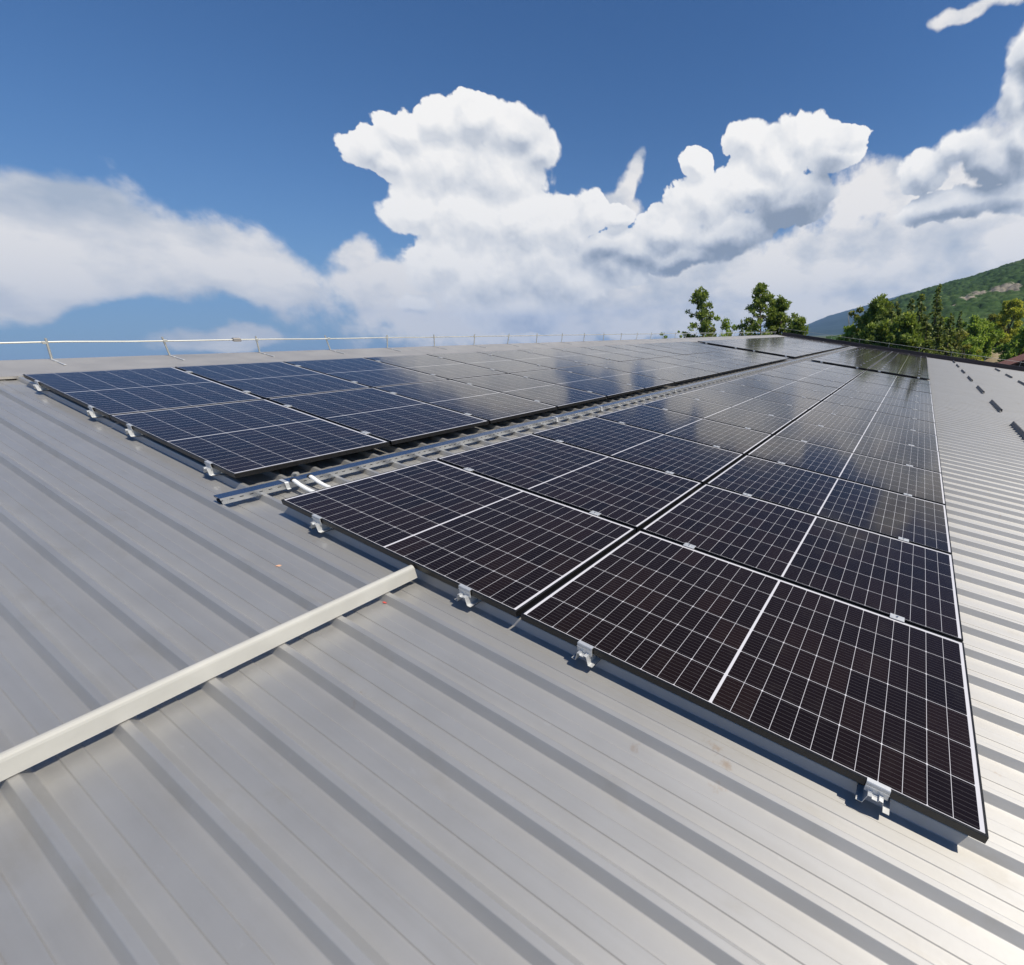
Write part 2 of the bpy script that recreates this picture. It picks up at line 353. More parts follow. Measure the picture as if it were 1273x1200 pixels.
# ridge cap: a flat folded strip on the rib crowns, its lower lip turned down, and the sheet of the other slope
c = MB()
for i in range(12):
    a = A0-.2+i*3.05
    lift = .0015*(i % 2)
    c.sheet([(-7.385, N_TOP-.022), (-7.375, N_TOP+.004+lift), (-8.28, N_TOP+.016+lift), (-8.34, N_TOP+.014+lift), (-9.2, N_TOP-.23+lift)][::-1], 'y', a, min(a+3.06, A1+.05), .0012)
c.build('ridge_cap', M['cap'], hall)
o = MB(); o.sheet([(-8.3, N_TOP-.05), (-20.5, N_TOP-.05-12.2*math.tan(2*SLOPE))], 'y', A0, A1, -.04); o.build('far_slope', M['cap'], hall)
# gable trim: upstand along the far gable, dark brown
g_ = MB(); g_.sheet([(A1-.10, N_TOP-.02), (A1-.02, N_TOP+.02), (A1-.01, N_TOP+.26), (A1+.16, N_TOP+.26), (A1+.17, N_TOP-.3)][::-1], 'x', B0+.4, B1, .002)
g_.build('gable_trim', M['trim'], hall)
gu = MB(); gu.sheet([(B1-.02, N_PAN-.02), (B1+.02, N_PAN-.14), (B1+.16, N_PAN-.15), (B1+.18, N_PAN-.0)], 'y', A0, A1, .002); gu.build('eave_gutter', M['galv'], hall)
wm, wg = mat('hall_wall'); setp(wg, Base_Color=wg.ramp(wg.noise(wg.tc.outputs['Object'], 1.2, 5).outputs[0], [(.3, (.42, .41, .38)), (.7, (.5, .49, .46))]), Roughness=.7)
GROUND = -7.6
def hall_walls():
    # the walls stand upright, so they are built in world axes and turned back into the roof frame
    inv = ROOF.inverted()
    ex = rf(B1-.5, 0, 0).x; zx = rf(B1-.5, 0, N_PAN-.03).z; rx = rf(B0, 0, 0).x; rz = rf(B0, 0, N_PAN-.03).z
    lx = rx-11.0; lz = rz-11.0*math.tan(SLOPE)-.2
    for poly in ([(lx, GROUND-.4), (ex, GROUND-.4), (ex, zx), (rx, rz), (lx, lz)],):
        for y0, y1 in ((A0+.3, A0+.6), (A1-.6, A1-.3)):
            m = MB(); m.prism(poly, 'y', y0, y1); m.v = [tuple(inv @ Vector(v)) for v in m.v]; m.build('gable_wall', wm, hall)
    for x, z in ((ex-.3, zx), (lx, lz)):
        m = MB(); m.box(x, x+.3, A0+.6, A1-.6, GROUND-.4, z-.05); m.v = [tuple(inv @ Vector(v)) for v in m.v]; m.build('side_wall', wm, hall)
hall_walls()

# ------------------------------------------------------------------ solar panels
PL, PW, GAPA, GAPB = 2.094, 1.038, .020, .032
STEP = PW+GAPA
ROWS = [('lowest row', 0.0, 0.0), ('second row', -GAPB-PL, 0.0),
        ('third row', -GAPB-PL-.650-PL, .019), ('top row', -2*GAPB-PL-.650-2*PL, .019)]
BLOCKS = [('near block', 0.0), ('far block', 15.58)]
NCOL = 14
ORD = ['first', 'second', 'third', 'fourth', 'fifth', 'sixth', 'seventh', 'eighth', 'ninth', 'tenth', 'eleventh', 'twelfth', 'thirteenth', 'fourteenth']
def make_panel():
    t = thing('solar_panel', 'x', 'solar panel', 'solar panels laid in four rows on the roof')
    lip, wall, h = .009, .0018, .035
    f = MB()
    # four extrusions mitred at the corners: outer wall, top lip, bottom flange
    def ring(o1, o2, z1, z2): # loft between two rectangles inset by o1, o2 at z1, z2
        vs = []
        for o, z in ((o1, z1), (o2, z2)): vs += [(o, o, z), (PL-o, o, z), (PL-o, PW-o, z), (o, PW-o, z)]
        f.add(vs, [(i, (i+1) % 4, 4+(i+1) % 4, 4+i) for i in range(4)])
    ring(0, 0, -h, -.0012); ring(0, .0012, -.0012, 0); ring(.0012, lip, 0, 0); ring(lip, lip+.0006, 0, -.0022)
    ring(lip, wall, -.0085, -.0085); ring(wall, wall, -.0085, -h+.0015); ring(wall, .028, -h+.0015, -h+.0015); ring(.028, .028, -h+.0015, -h); ring(.028, 0, -h, -h)
    f.build('frame', M['frame'], t)
    gl = MB(); gl.add([(lip-.001, lip-.001, -.0012), (PL-lip+.001, lip-.001, -.0012), (PL-lip+.001, PW-lip+.001, -.0012), (lip-.001, PW-lip+.001, -.0012)], [(0, 1, 2, 3)])
    gl.build('cell_glass', M['glass'], t)
    bk = MB(); bk.box(wall+.001, PL-wall-.001, wall+.001, PW-wall-.001, -.0080, -.0045); bk.build('backsheet', M['back'], t)
    return t
panel0 = make_panel()
first = True
for bn, ba in BLOCKS:
    for rn, rb, ra in ROWS:
        for k in range(NCOL):
            lab = 'black framed solar panel, %s from the near edge, %s, %s' % (ORD[k], rn, bn)
            jz = random.uniform(-.0015, .0015)
            if first: on_roof(panel0, rb, ba+ra+k*STEP, jz); tag(panel0, lab); p = panel0; first = False
            else: p = copy_thing(panel0, lab, None, (rb, ba+ra+k*STEP, jz))
            p.rotation_euler = (random.gauss(0, .0011), SLOPE+random.gauss(0, .0006), random.gauss(0, .0003))

# ------------------------------------------------------------------ clamps and the short rails they sit on
def make_mid_clamp():
    t = thing('mid_clamp', 'x', 'clamp', 'silver clamps between neighbouring panels')
    m = MB(); m.bbox(-.040, .040, -.021, .021, .0015, .0060, .001); m.build('clamp_plate', M['alu'], t)
    w = MB(); w.box(-.036, .036, -.0075, -.0050, -.048, .0018); w.box(-.036, .036, .0050, .0075, -.048, .0018); w.build('clamp_web', M['alu'], t)
    b = MB(); b.prism([(.0065*math.cos(i*math.pi/3), .0065*math.sin(i*math.pi/3)) for i in range(6)], 'z', .006, .0115); b.build('bolt', M['bolt'], t)
    return t
def make_end_clamp():
    t = thing('end_clamp', 'x', 'clamp', 'silver clamps on the outer panel edges')
    m = MB()
    m.sheet([(.010, .0012), (-.005, .0012), (-.0075, -.002), (-.0085, -.046)], 'x', -.042, .042, .003)
    m.build('clamp_body', M['alu'], t)
    rib = MB(); rib.bbox(-.042, .042, -.0128, -.0112, -.0165, -.0135, .0006); rib.build('grip_rib', M['alu'], t)
    b = MB(); b.prism([(.006*math.cos(i*math.pi/3), -.016+.006*math.sin(i*math.pi/3)) for i in range(6)], 'z', -.056, -.045); b.build('bolt', M['bolt'], t)
    return t
def make_rail():
    t = thing('mounting_rail', 'x', 'rail', 'short mounting rails under the panel edges')
    m = MB()   # top-hat section, open below
    m.sheet([(-.060, -.0495), (-.036, -.0495), (-.026, -.003), (-.014, -.001), (-.012, -.010), (.012, -.010), (.014, -.001), (.026, -.003), (.036, -.0495), (.060, -.0495)], 'y', 0, .36, .0024)
    m.build('hat_profile', M['alu'], t)
    s = MB(); s.box(-.060, -.038, .002, .358, -.0545, -.0505); s.box(.038, .060, .002, .358, -.0545, -.0505); s.build('seal_strip', M['rubber'], t)
    for a in (.062, .28):
        for b in (-.048, .048):
            q = MB(); q.prism([(b+.006*math.cos(i*math.pi/3), a+.006*math.sin(i*math.pi/3)) for i in range(6)], 'z', -.0468, -.040); q.build('screw', M['bolt'], t)
    return t
CL = [(.405, 'upper'), (1.735, 'lower')]
mc0, ec0, ra0 = make_mid_clamp(), make_end_clamp(), make_rail()
used = set()
def put(src, lab, roof):
    if src.name not in used: used.add(src.name); on_roof(src, *roof); tag(src, lab); return src
    return copy_thing(src, lab, None, roof)
for bn, ba in BLOCKS:
    for rn, rb, ra in ROWS:
        for off, side in CL:
            b = rb+off
            for k in range(1, NCOL):
                put(mc0, '%s clamp between the %s and %s panels in the %s of the %s' % (side, ORD[k-1], ORD[k], rn, bn), (b+random.uniform(-.012, .012), ba+ra+k*STEP-GAPA/2, .0005))
            put(ec0, '%s clamp on the near edge of the first panel, %s of the %s' % (side, rn, bn), (b, ba+ra, 0.0005))
            put(ra0, 'short metal rail below the %s near-edge clamp, %s of the %s' % (side, rn, bn), (b, ba+ra-.030, -.036))

# ------------------------------------------------------------------ cable tray between the two arrays, with conduits and ties
tray = thing('cable_tray', 'long galvanised cable tray running up the aisle between the panel rows', 'cable tray', roof=(-2.535, -.165, N_TOP))
TL = 30.6
def build_tray():
    w, h, t = .084, .048, .0016
    seg = MB()
    a = 0.0; i = 0
    while a < TL:
        e = min(a+3.0, TL); n0 = .0005*(i % 2)
        # lid with turned-down lips
        seg.sheet([(-w/2, h-.014), (-w/2, h+n0), (w/2, h+n0), (w/2, h-.014)][::-1], 'y', a, e-.003, t)
        a = e; i += 1
    seg.build('lid', M['galv'], tray)
    side = MB()
    for s in (-1, 1):
        x0 = s*(w/2-.004); x1 = s*(w/2-.0055)
        # perforated side: strips above and below the slots and bars between them
        side.box(min(x0, x1), max(x0, x1), .004, TL-.004, .0305, h-.002); side.box(min(x0, x1), max(x0, x1), .004, TL-.004, .002, .0245)
        k = 0
        while k*.05 < TL-.1:
            side.box(min(x0, x1), max(x0, x1), .012+k*.05, .012+k*.05+.031, .0247, .0303); k += 1
    side.box(-w/2+.004, w/2-.004, .004, TL-.004, .0005, .0018)
    side.build('slotted_channel', M['galv'], tray)
    for a in (.335, 3.02, 3.9, 6.05, 9.1, 12.1, 15.1, 18.2, 21.1, 24.2, 27.1):
        k = MB(); q = w/2+.0025
        k.sheet([(-q-.012, .001), (-q, .002), (-q, h+.001), (-q+.004, h+.0045), (q-.004, h+.0045), (q, h+.001), (q, .002), (q+.012, .001)][::-1], 'y', a, a+.022, .0015)
        k.build('strap', M['alu'], tray)
build_tray()
def conduit(a, label, lift):
    t = thing('conduit', label, 'conduit', 'white conduits from tray to panels', roof=(-2.495, a, N_TOP))
    P0, P1, P2, P3 = Vector((-.002, 0, .050)), Vector((.045, .0, .052+lift)), Vector((.125, -.012, .004)), Vector((.40, .03, .012))
    pts = [P0*(1-u)**3+P1*3*u*(1-u)**2+P2*3*u*u*(1-u)+P3*u**3 for u in [i/24 for i in range(25)]]
    m = MB(); rr = .0135
    m.tube(pts, [rr+(.0008 if i % 2 else -.0006) for i in range(25)], 12); m.build('corrugated_pipe', M['white'], t)
    e = MB(); e.tube([P0-Vector((.012, 0, 0)), P0+Vector((.006, 0, 0))], .0175, 12); e.build('gland', M['rubber'], t)
conduit(.225, 'white plastic conduit bending from tray to panel, nearer the tray end', 0.0)
conduit(.325, 'white plastic conduit bending from tray to panel, farther from the tray end', .004)
lug = MB(); lug.tube([(0, 0, 0), (.0, .004, .035), (.012, .010, .050), (.03, .02, .052)], .014, 10)
o = tag(on_roof(lug.build('pipe_stub', metal('grey_plastic', (.33, .32, .29), .6, 0)), -2.64, .28, N_TOP), 'grey pipe stub rising behind the cable tray under the third row', 'pipe')

# ------------------------------------------------------------------ snow guards
def make_guard(L):
    m = MB()
    m.sheet([(-.060, .0012), (-.047, .004), (-.022, .072), (-.0175, .0770), (-.010, .0795), (-.002, .0790), (.0050, .0760), (.0095, .0705), (.0125, .062), (.0190, .012), (.0200, .0045)], 'y', 0, L, -.0016)
    return m
g0 = tag(on_roof(make_guard(1.79).build('snow_guard', M['guard']), -.797, -1.80, N_TOP), 'cream folded metal snow guard crossing the near ribs beside the front panels', 'snow guard', 'snow guards across the ribs')
gm = make_guard(1.70).mesh('snow_guard', M['guard_shaded'])
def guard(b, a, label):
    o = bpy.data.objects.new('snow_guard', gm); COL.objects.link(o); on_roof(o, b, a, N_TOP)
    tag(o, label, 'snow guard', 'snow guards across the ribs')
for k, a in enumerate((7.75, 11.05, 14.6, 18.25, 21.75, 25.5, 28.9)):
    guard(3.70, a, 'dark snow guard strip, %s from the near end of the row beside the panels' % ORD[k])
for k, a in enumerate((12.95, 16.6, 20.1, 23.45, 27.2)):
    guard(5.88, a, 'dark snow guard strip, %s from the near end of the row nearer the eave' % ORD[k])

# ------------------------------------------------------------------ metal rod on short posts along the ridge and the far gable
def rod_line(label, roof, posts, along, L, h, lean, rr, nm):
    t = thing('roof_rod', label, 'rod line', 'metal rods on short posts round the roof edge', roof=roof)
    def P(s, c, n): return (c, s, n) if along == 'a' else (s, c, n)
    r = MB(); pts = []
    k = 0; s = L[0]
    while s < L[1]+.01: pts.append(P(s, lean*.8, h*.80+random.gauss(0, .0035))); s += .5
    r.tube(pts, rr, 8); r.build('rod', M['rod'], t)
    for s in posts:
        j = random.gauss(0, .012)
        p = MB(); p.tube([P(s, 0, 0), P(s+j, lean+j*.5, h)], .010, 8); po = p.build('post', M['rod'], t)
        f = MB(); f.bbox(*((-.03, .16, s-.012, s+.012) if along == 'a' else (s-.012, s+.012, -.03, .10)), 0, .006, .001); f.build('foot', M['alu'], po)
        if along == 'a':
            f = MB(); f.bbox(.19, .42, s-.010, s+.010, -.002, .004, .001); f.build('foot', M['alu'], po)
        k = MB(); k.bbox(*((lean*.8-.016, lean*.8+.016, s-.018, s+.018) if along == 'a' else (s-.018, s+.018, lean*.8-.016, lean*.8+.016)), h*.80-.016, h*.80+.016, .003); k.build('rod_holder', M['rod'], po)
    return t
ridge = rod_line('pale metal rod carried on short posts along the ridge', (-8.27, 0, N_TOP+.020), [.45+.965*(k-4) for k in range(36)], 'a', (-3.9, 30.9), .255, .05, .0105, 'r')
q = MB(); q.bbox(.012, .068, 2.10, 2.19, .180, .232, .008); q.build('connector', metal('dull_clamp', (.30, .28, .26), .6, .5), ridge)
rod_line('thin metal rod carried on short posts along the far gable edge', (0, A1+.06, N_TOP+.27), [-8.2+1.95*k for k in range(11)], 'b', (-8.2, 12.8), .30, 0, .009, 'g')

# ------------------------------------------------------------------ scraps lying on the sheets
def scrap(name, label, cat, col, b, a, n, pts, rz):
    m = MB(); m.prism(pts, 'z', 0, .0012); o = m.build(name, metal(name, col, .6, 0), None); on_roof(o, b, a, n)
    o.rotation_euler = (0, SLOPE, rz); tag(o, label, cat)
scrap('paper_scrap', 'pale orange scrap lying on the grey sheet between two ribs', 'scrap', (.75, .42, .25), -1.525, -.302, N_PAN+.005, [(-.012, -.006), (.009, -.008), (.013, .004), (-.004, .010)], .6)
scrap('tape_scrap', 'red scrap of tape beside the snow guard end', 'scrap', (.62, .09, .07), -.760, -.195, N_PAN+.005, [(-.014, -.005), (.002, -.008), (.014, -.004), (.011, .006), (-.006, .008)], .2)

# ------------------------------------------------------------------ land
CX, CY = CAM.x, CAM.y
def polar(az, d, z): return Vector((CX+d*math.sin(R(az)), CY+d*math.cos(R(az)), z))
def hash2(ix, iy, s):
    h = (ix*374761393+iy*668265263+s*982451653) & 0x7fffffff
    h = ((h ^ (h >> 13))*1274126177) & 0x7fffffff
    return ((h ^ (h >> 16)) & 0xffff)/65535.0
def vnoise(x, y, s=0):
    ix, iy = np.floor(x).astype(np.int64), np.floor(y).astype(np.int64); fx, fy = x-ix, y-iy
    fx, fy = fx*fx*(3-2*fx), fy*fy*(3-2*fy)
    a = hash2(ix, iy, s)*(1-fx)+hash2(ix+1, iy, s)*fx; b = hash2(ix, iy+1, s)*(1-fx)+hash2(ix+1, iy+1, s)*fx
    return a*(1-fy)+b*fy
def fbm(x, y, o=4, s=0):
    t = 0; a = .5
    for i in range(o): t = t+a*vnoise(x*2**i, y*2**i, s+i); a *= .5
    return t
def crowns(x, y, cell, s=0):           # domes of single tree tops on a jittered grid: 0 between, 1 at a top
    ix, iy = np.floor(x/cell).astype(np.int64), np.floor(y/cell).astype(np.int64); best = np.zeros_like(x)
    for dx in (-1, 0, 1):
        for dy in (-1, 0, 1):
            jx, jy = ix+dx, iy+dy
            px = (jx+.15+.7*hash2(jx, jy, s))*cell; py = (jy+.15+.7*hash2(jx, jy, s+5))*cell
            hgt = .45+.55*hash2(jx, jy, s+9)
            d = ((x-px)**2+(y-py)**2)/(cell*.72)**2
            best = np.maximum(best, hgt*np.clip(1-d, 0, 1)**.6)
    return best
def foliage(name, cols, scale, trans=.25, rough=.6):
    m, g = mat(name); P = g.tc.outputs['Object']
    n = g.noise(P, scale, 4, .65).outputs[0]
    oi = g.n.new('ShaderNodeNewGeometry')
    f = g.m('MULTIPLY_ADD', oi.outputs['Random Per Island'], .45, g.m('MULTIPLY', n, .62))
    c = g.ramp(f, [(.22, cols[0]), (.5, cols[1]), (.8, cols[2])])
    c = g.mix(1.0, c, (2.5, 2.4, 1.9, 1), 'MULTIPLY')
    setp(g, Base_Color=c, Roughness=rough); g.b.inputs['Specular IOR Level'].default_value = .25
    tr = g.n.new('ShaderNodeBsdfTranslucent'); mx = g.n.new('ShaderNodeMixShader'); mx.inputs[0].default_value = trans
    g.put(tr.inputs[0], g.mix(1.0, c, (1.25, 1.3, .7, 1), 'MULTIPLY'))
    g.l.new(g.b.outputs[0], mx.inputs[1]); g.l.new(tr.outputs[0], mx.inputs[2]); g.l.new(mx.outputs[0], g.o.inputs[0])
    return m
def land_mat(name, rocks=False, far=False):
    m, g = mat(name); P = g.tc.outputs['Object']
    a = g.noise(P, .012, 4, .6).outputs[0]; b = g.noise(P, .16, 4, .65).outputs[0]
    f = g.m('MULTIPLY_ADD', a, .45, g.m('MULTIPLY', b, .55))
    c = g.ramp(f, [(.33, (.012, .030, .010)), (.45, (.028, .060, .017)), (.56, (.050, .088, .026)), (.68, (.085, .115, .04))])
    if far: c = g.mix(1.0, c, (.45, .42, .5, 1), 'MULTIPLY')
    if rocks:
        rk = None
        for x, y, z, r in ROCKS:
            d = g.v('MULTIPLY', g.v('SUBTRACT', P, (x, y, z)), (1/r, 1/(r*2.4), 1/(r*.8)))
            k = g.m('SUBTRACT', 1.0, g.v('LENGTH', d)); rk = k if rk is None else g.m('MAXIMUM', rk, k)
        rn = g.noise(P, .07, 6, .7).outputs[0]
        rk = g.step(g.m('ADD', rk, g.m('MULTIPLY', g.m('SUBTRACT', rn, .5), 3.4)), .2, .5)
        rc = g.ramp(g.noise(P, .12, 5, .7).outputs[0], [(.35, (.14, .125, .10)), (.6, (.34, .30, .235)), (.75, (.52, .47, .39))])
        c = g.mix(rk, c, rc)
    setp(g, Base_Color=c, Roughness=.9); g.b.inputs['Specular IOR Level'].default_value = .1
    return m
def heightfield(name, az, rad, fn, m):
    A, D = np.meshgrid(np.radians(az), rad); X = CX+D*np.sin(A); Y = CY+D*np.cos(A); Z = fn(np.degrees(A), D, X, Y)
    nr, na = A.shape; idx = np.arange(nr*na).reshape(nr, na)
    f = np.stack([idx[:-1, :-1], idx[:-1, 1:], idx[1:, 1:], idx[1:, :-1]], -1).reshape(-1, 4)
    me = bpy.data.meshes.new(name); me.from_pydata(np.stack([X, Y, Z], -1).reshape(-1, 3).tolist(), [], f.tolist())
    me.polygons.foreach_set('use_smooth', [True]*len(f)); me.materials.append(m); me.update()
    o = bpy.data.objects.new(name, me); COL.objects.link(o); o['kind'] = 'structure'; return o
gm_, gg = mat('meadow'); P_ = gg.tc.outputs['Object']
setp(gg, Base_Color=gg.ramp(gg.noise(P_, .05, 6, .65).outputs[0], [(.3, (.035, .055, .02)), (.5, (.06, .08, .03)), (.7, (.12, .115, .05))]), Roughness=.9)
gb = MB(); ring = [(9200*math.cos(i*math.pi/24), 9200*math.sin(i*math.pi/24), GROUND-.02) for i in range(48)]
gb.add(ring, [tuple(range(48))]); gnd = gb.build('ground', gm_); gnd['kind'] = 'structure'

NEAR_CREST = [(-40, -2.0), (-14, -1.8), (-9.7, -1.5), (-7.05, 0.0), (-5.9, 1.3), (-5.2, 2.0), (-4.47, 2.75), (-2.8, 3.5), (.43, 4.3), (3.5, 4.85), (4.94, 5.1), (6.32, 5.45), (7.34, 5.72), (8.54, 5.88), (12.3, 6.7), (18.3, 7.4), (26.3, 7.4)]
def near_h(az, d, X, Y):
    el = np.interp(az, [p[0] for p in NEAR_CREST], [p[1] for p in NEAR_CREST])
    top = np.tan(np.radians(el))*1000
    right = np.clip((az+3)/6, 0, 1)
    base = GROUND-1.0+(6.6*right)*np.clip((d-88)/40, 0, 1)+(4+4*right)*np.clip((d-130)/170, 0, 1)
    t = np.clip((d-300)/700, 0, 1); t = t*t*(3-2*t)*.55+t*.45
    z = base+(top-base)*t+ (fbm(X/90, Y/90, 4, 3)-.47)*26*np.clip((d-300)/300, 0, 1)*np.clip(1-(d-850)/150, .25, 1)
    z = z+(crowns(X, Y, 7.0, 2)*3.2+crowns(X, Y, 11.0, 4)*2.5)*np.clip((d-210)/60, 0, 1)
    return np.where(d > 1010, z-(d-1010)*.35, z)
def rock_at(az, el, r):                # where the sight line at this azimuth and elevation meets the hill
    dd = np.arange(420, 960, 3.0); A = np.full_like(dd, az); X = CX+dd*np.sin(np.radians(A)); Y = CY+dd*np.cos(np.radians(A))
    zz = near_h(A, dd, X, Y); k = int(np.argmax((zz-CAM.z)/dd > math.tan(R(el))))
    return (*polar(az, dd[k], zz[k]), r)
ROCKS = [rock_at(4.0, 3.1, 9), rock_at(4.7, 3.5, 9), rock_at(5.2, 3.45, 5), rock_at(6.9, 3.6, 9), rock_at(7.7, 3.7, 11), rock_at(8.3, 3.45, 5), rock_at(2.7, 2.4, 3)]
heightfield('wooded_hill', np.arange(-11, 20, .07), np.concatenate([np.arange(86, 300, 6.), np.arange(300, 1040, 3.4), [1060, 1120, 1250]]), near_h, land_mat('hill_forest', True))
FAR_CREST = [(-60, 0), (-31, 0), (-24, .2), (-19, .5), (-17.58, 0.66), (-13.63, 1.15), (-10.77, 2.12), (-8.93, 2.53), (-6.66, 3.01), (-4.47, 3.51), (-1.81, 4.08), (5.21, 4.37), (20.19, 3.9)]
def far_h(az, d, X, Y):
    el = np.interp(az, [p[0] for p in FAR_CREST], [p[1] for p in FAR_CREST])
    top = np.tan(np.radians(el))*8200; t = np.clip((d-5000)/3200, 0, 1)
    z = GROUND-3+(top-GROUND+3)*t**1.2+(fbm(X/400, Y/400, 5, 8)-.47)*150*t*(1-t)*2+(fbm(X/60, Y/60, 3, 5)-.45)*14*t
    return np.where(d > 8250, z-(d-8250)*.4, z)
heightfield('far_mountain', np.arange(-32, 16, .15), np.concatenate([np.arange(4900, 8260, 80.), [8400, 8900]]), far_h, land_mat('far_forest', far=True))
# bare sandy bank with a track, beyond the gable
sm, sg = mat('dry_earth'); setp(sg, Base_Color=sg.ramp(sg.noise(sg.tc.outputs['Object'], .5, 6, .7).outputs[0], [(.32, (.16, .15, .07)), (.5, (.33, .26, .16)), (.68, (.46, .37, .25))]), Roughness=.95)
def bank_h(az, d, X, Y):
    u = (az-7.9)/2.3; v = (d-112)/11
    return near_h(az, d, X, Y)-.4+1.4*np.clip(1-u*u-v*v, -1, 1)+(fbm(X/4, Y/4, 3, 11)-.45)*.5
heightfield('sandy_bank', np.arange(5.0, 11, .12), np.arange(99, 124, .8), bank_h, sm)

# ------------------------------------------------------------------ trees
LEAF = dict(
    pine=foliage('pine_needles', [(.030, .046, .016), (.072, .100, .030), (.14, .165, .050)], .8, .32),
    spruce=foliage('spruce_needles', [(.030, .042, .018), (.068, .088, .032), (.125, .140, .052)], .7, .30),
    leaf=foliage('green_leaves', [(.040, .068, .018), (.095, .140, .036), (.17, .20, .055)], .6, .42),
    gold=foliage('yellow_green_leaves', [(.075, .095, .022), (.15, .165, .038), (.22, .21, .06)], .6, .42),
    dry=foliage('olive_leaves', [(.050, .058, .022), (.10, .108, .038), (.16, .155, .06)], .6, .38))
bm_, bg_ = mat('bark'); setp(bg_, Base_Color=bg_.ramp(bg_.noise(scaled(bg_, bg_.tc.outputs['Object'], (3, 3, .6)), 2, 5).outputs[0], [(.3, (.07, .05, .035)), (.7, (.19, .145, .11))]), Roughness=.9)
pm_, pg_ = mat('pale_bark'); setp(pg_, Base_Color=pg_.ramp(pg_.noise(pg_.tc.outputs['Object'], 2, 5).outputs[0], [(.3, (.26, .24, .19)), (.7, (.5, .47, .40))]), Roughness=.8)

def quads(P, size, D=None, flat=.6):
    """leaf sprays: one quad per point, turned at random about the preferred direction"""
    n = len(P); U = rng.normal(size=(n, 3)) if D is None else D+rng.normal(size=(n, 3))*flat
    U /= np.linalg.norm(U, axis=1)[:, None]; W = rng.normal(size=(n, 3)); V = np.cross(U, W); V /= np.linalg.norm(V, axis=1)[:, None]
    s = size*rng.uniform(.55, 1.3, (n, 1)); U *= s; V *= s*rng.uniform(.35, .75, (n, 1))
    k = rng.uniform(.2, .8, (n, 1))
    return np.stack([P-U, P+V*1.0-U*(k-.5), P+U, P-V-U*(.5-k)], 1)
def leaf_mesh(name, Q, m):
    n = len(Q); me = bpy.data.meshes.new(name); me.vertices.add(4*n); me.vertices.foreach_set('co', Q.reshape(-1))
    me.loops.add(4*n); me.loops.foreach_set('vertex_index', np.arange(4*n)); me.polygons.add(n)
    me.polygons.foreach_set('loop_start', np.arange(n)*4); me.materials.append(m); me.update(calc_edges=True); return me
def limb(m, p, d, L, r, bend=.15, seg=5):
    pts = []; d = Vector(d).normalized(); p = Vector(p)
    for i in range(6):
        pts.append(p.copy()); d = (d+Vector((random.gauss(0, bend), random.gauss(0, bend), random.gauss(0, bend*.6)))).normalized(); p = p+d*L/5
    m.tube(pts, [max(.012, r*(1-i/5.6)) for i in range(6)], seg, False); return pts
def spruce(H, W, dens=1.0, m='spruce'):
    tr = MB(); tr.tube([(0, 0, -.5), (.05, 0, H*.5), (0, .03, H*.98)], [H*.017, H*.010, .02], 7); Q = []
    z = H*.06
    while z < H*.985:
        f = 1-z/H; n = max(3, int(7*f+3))
        for k in range(n):
            a = random.uniform(0, 2*math.pi); L = W*(f**.85)*random.uniform(.55, 1.12)+.15
            dr = -.12-.35*f; e = Vector((math.cos(a), math.sin(a), dr*.6+random.uniform(-.1, .18)))
            if L > .5: tr.tube([(0, 0, z), tuple(Vector((0, 0, z))+e*L*.9)], [.03, .01], 3, False)
            q = int(max(4, L*24*dens)); u = rng.uniform(.12, 1, q)**.75
            P = np.array([0, 0, z])+np.outer(u*L, e); P[:, 2] += -.10*L*u**2+rng.normal(0, .07, q)
            side = np.array([-math.sin(a), math.cos(a), 0]); P += np.outer(rng.normal(0, 1, q)*.17*L*(1.1-u), side)
            D = np.tile(np.array([math.cos(a), math.sin(a), -.25]), (q, 1)); Q.append(quads(P, .175, D, .55))
        z += H*.028*(.55+.9*f)*random.uniform(.7, 1.2)
    return tr, np.concatenate(Q), LEAF[m], bm_
def pine(H, W, m='pine', low=.18, airy=False):
    tr = MB(); sw = random.gauss(0, .25)
    trunk = [Vector((sw*math.sin(t*2.2), .3*sw*math.sin(t*3), -.5+t*(H*.97+.5))) for t in [i/8 for i in range(9)]]
    tr.tube(trunk, [H*.016*(1-i/9.5) for i in range(9)], 8); Q = []
    z = H*low
    while z < H*.99:
        f = 1-z/H; t = trunk[min(8, int(z/H*8))]
        for k in range(random.choice((3, 3, 4) if airy else (3, 4, 4, 5))):
            a = random.uniform(0, 2*math.pi); L = W*random.uniform(.4, 1.1)*(min(1, f*2.4)**.7)*(.65+.35*min(1, (1-f)*2.2))+.25
            base = Vector((t.x, t.y, z)); pts = limb(tr, base, (math.cos(a), math.sin(a), .15+.5*(1-f)*random.random()), L, .05+.02*L, .12, 4)
            for q, w in (((pts[3], .6), (pts[4], .8), (pts[5], 1.0)) if airy else ((pts[2], .5), (pts[3], .65), (pts[4], .8), (pts[5], 1.0))):
                for c in range(random.choice((1, 2, 2))):
                    ctr = np.array(q)+rng.normal(0, .22, 3); n = int(30*w)+8; P = rng.normal(0, 1, (n, 3)); P /= np.linalg.norm(P, axis=1)[:, None]
                    D = P+np.array([0, 0, .5]); Q.append(quads(ctr+P*np.array([.50, .50, .34])*rng.uniform(.3, 1, (n, 1))*(.7+.4*w), .17, D, .35))
        z += H*.045*random.uniform(.6, 1.3)
    return tr, np.concatenate(Q), LEAF[m], bm_
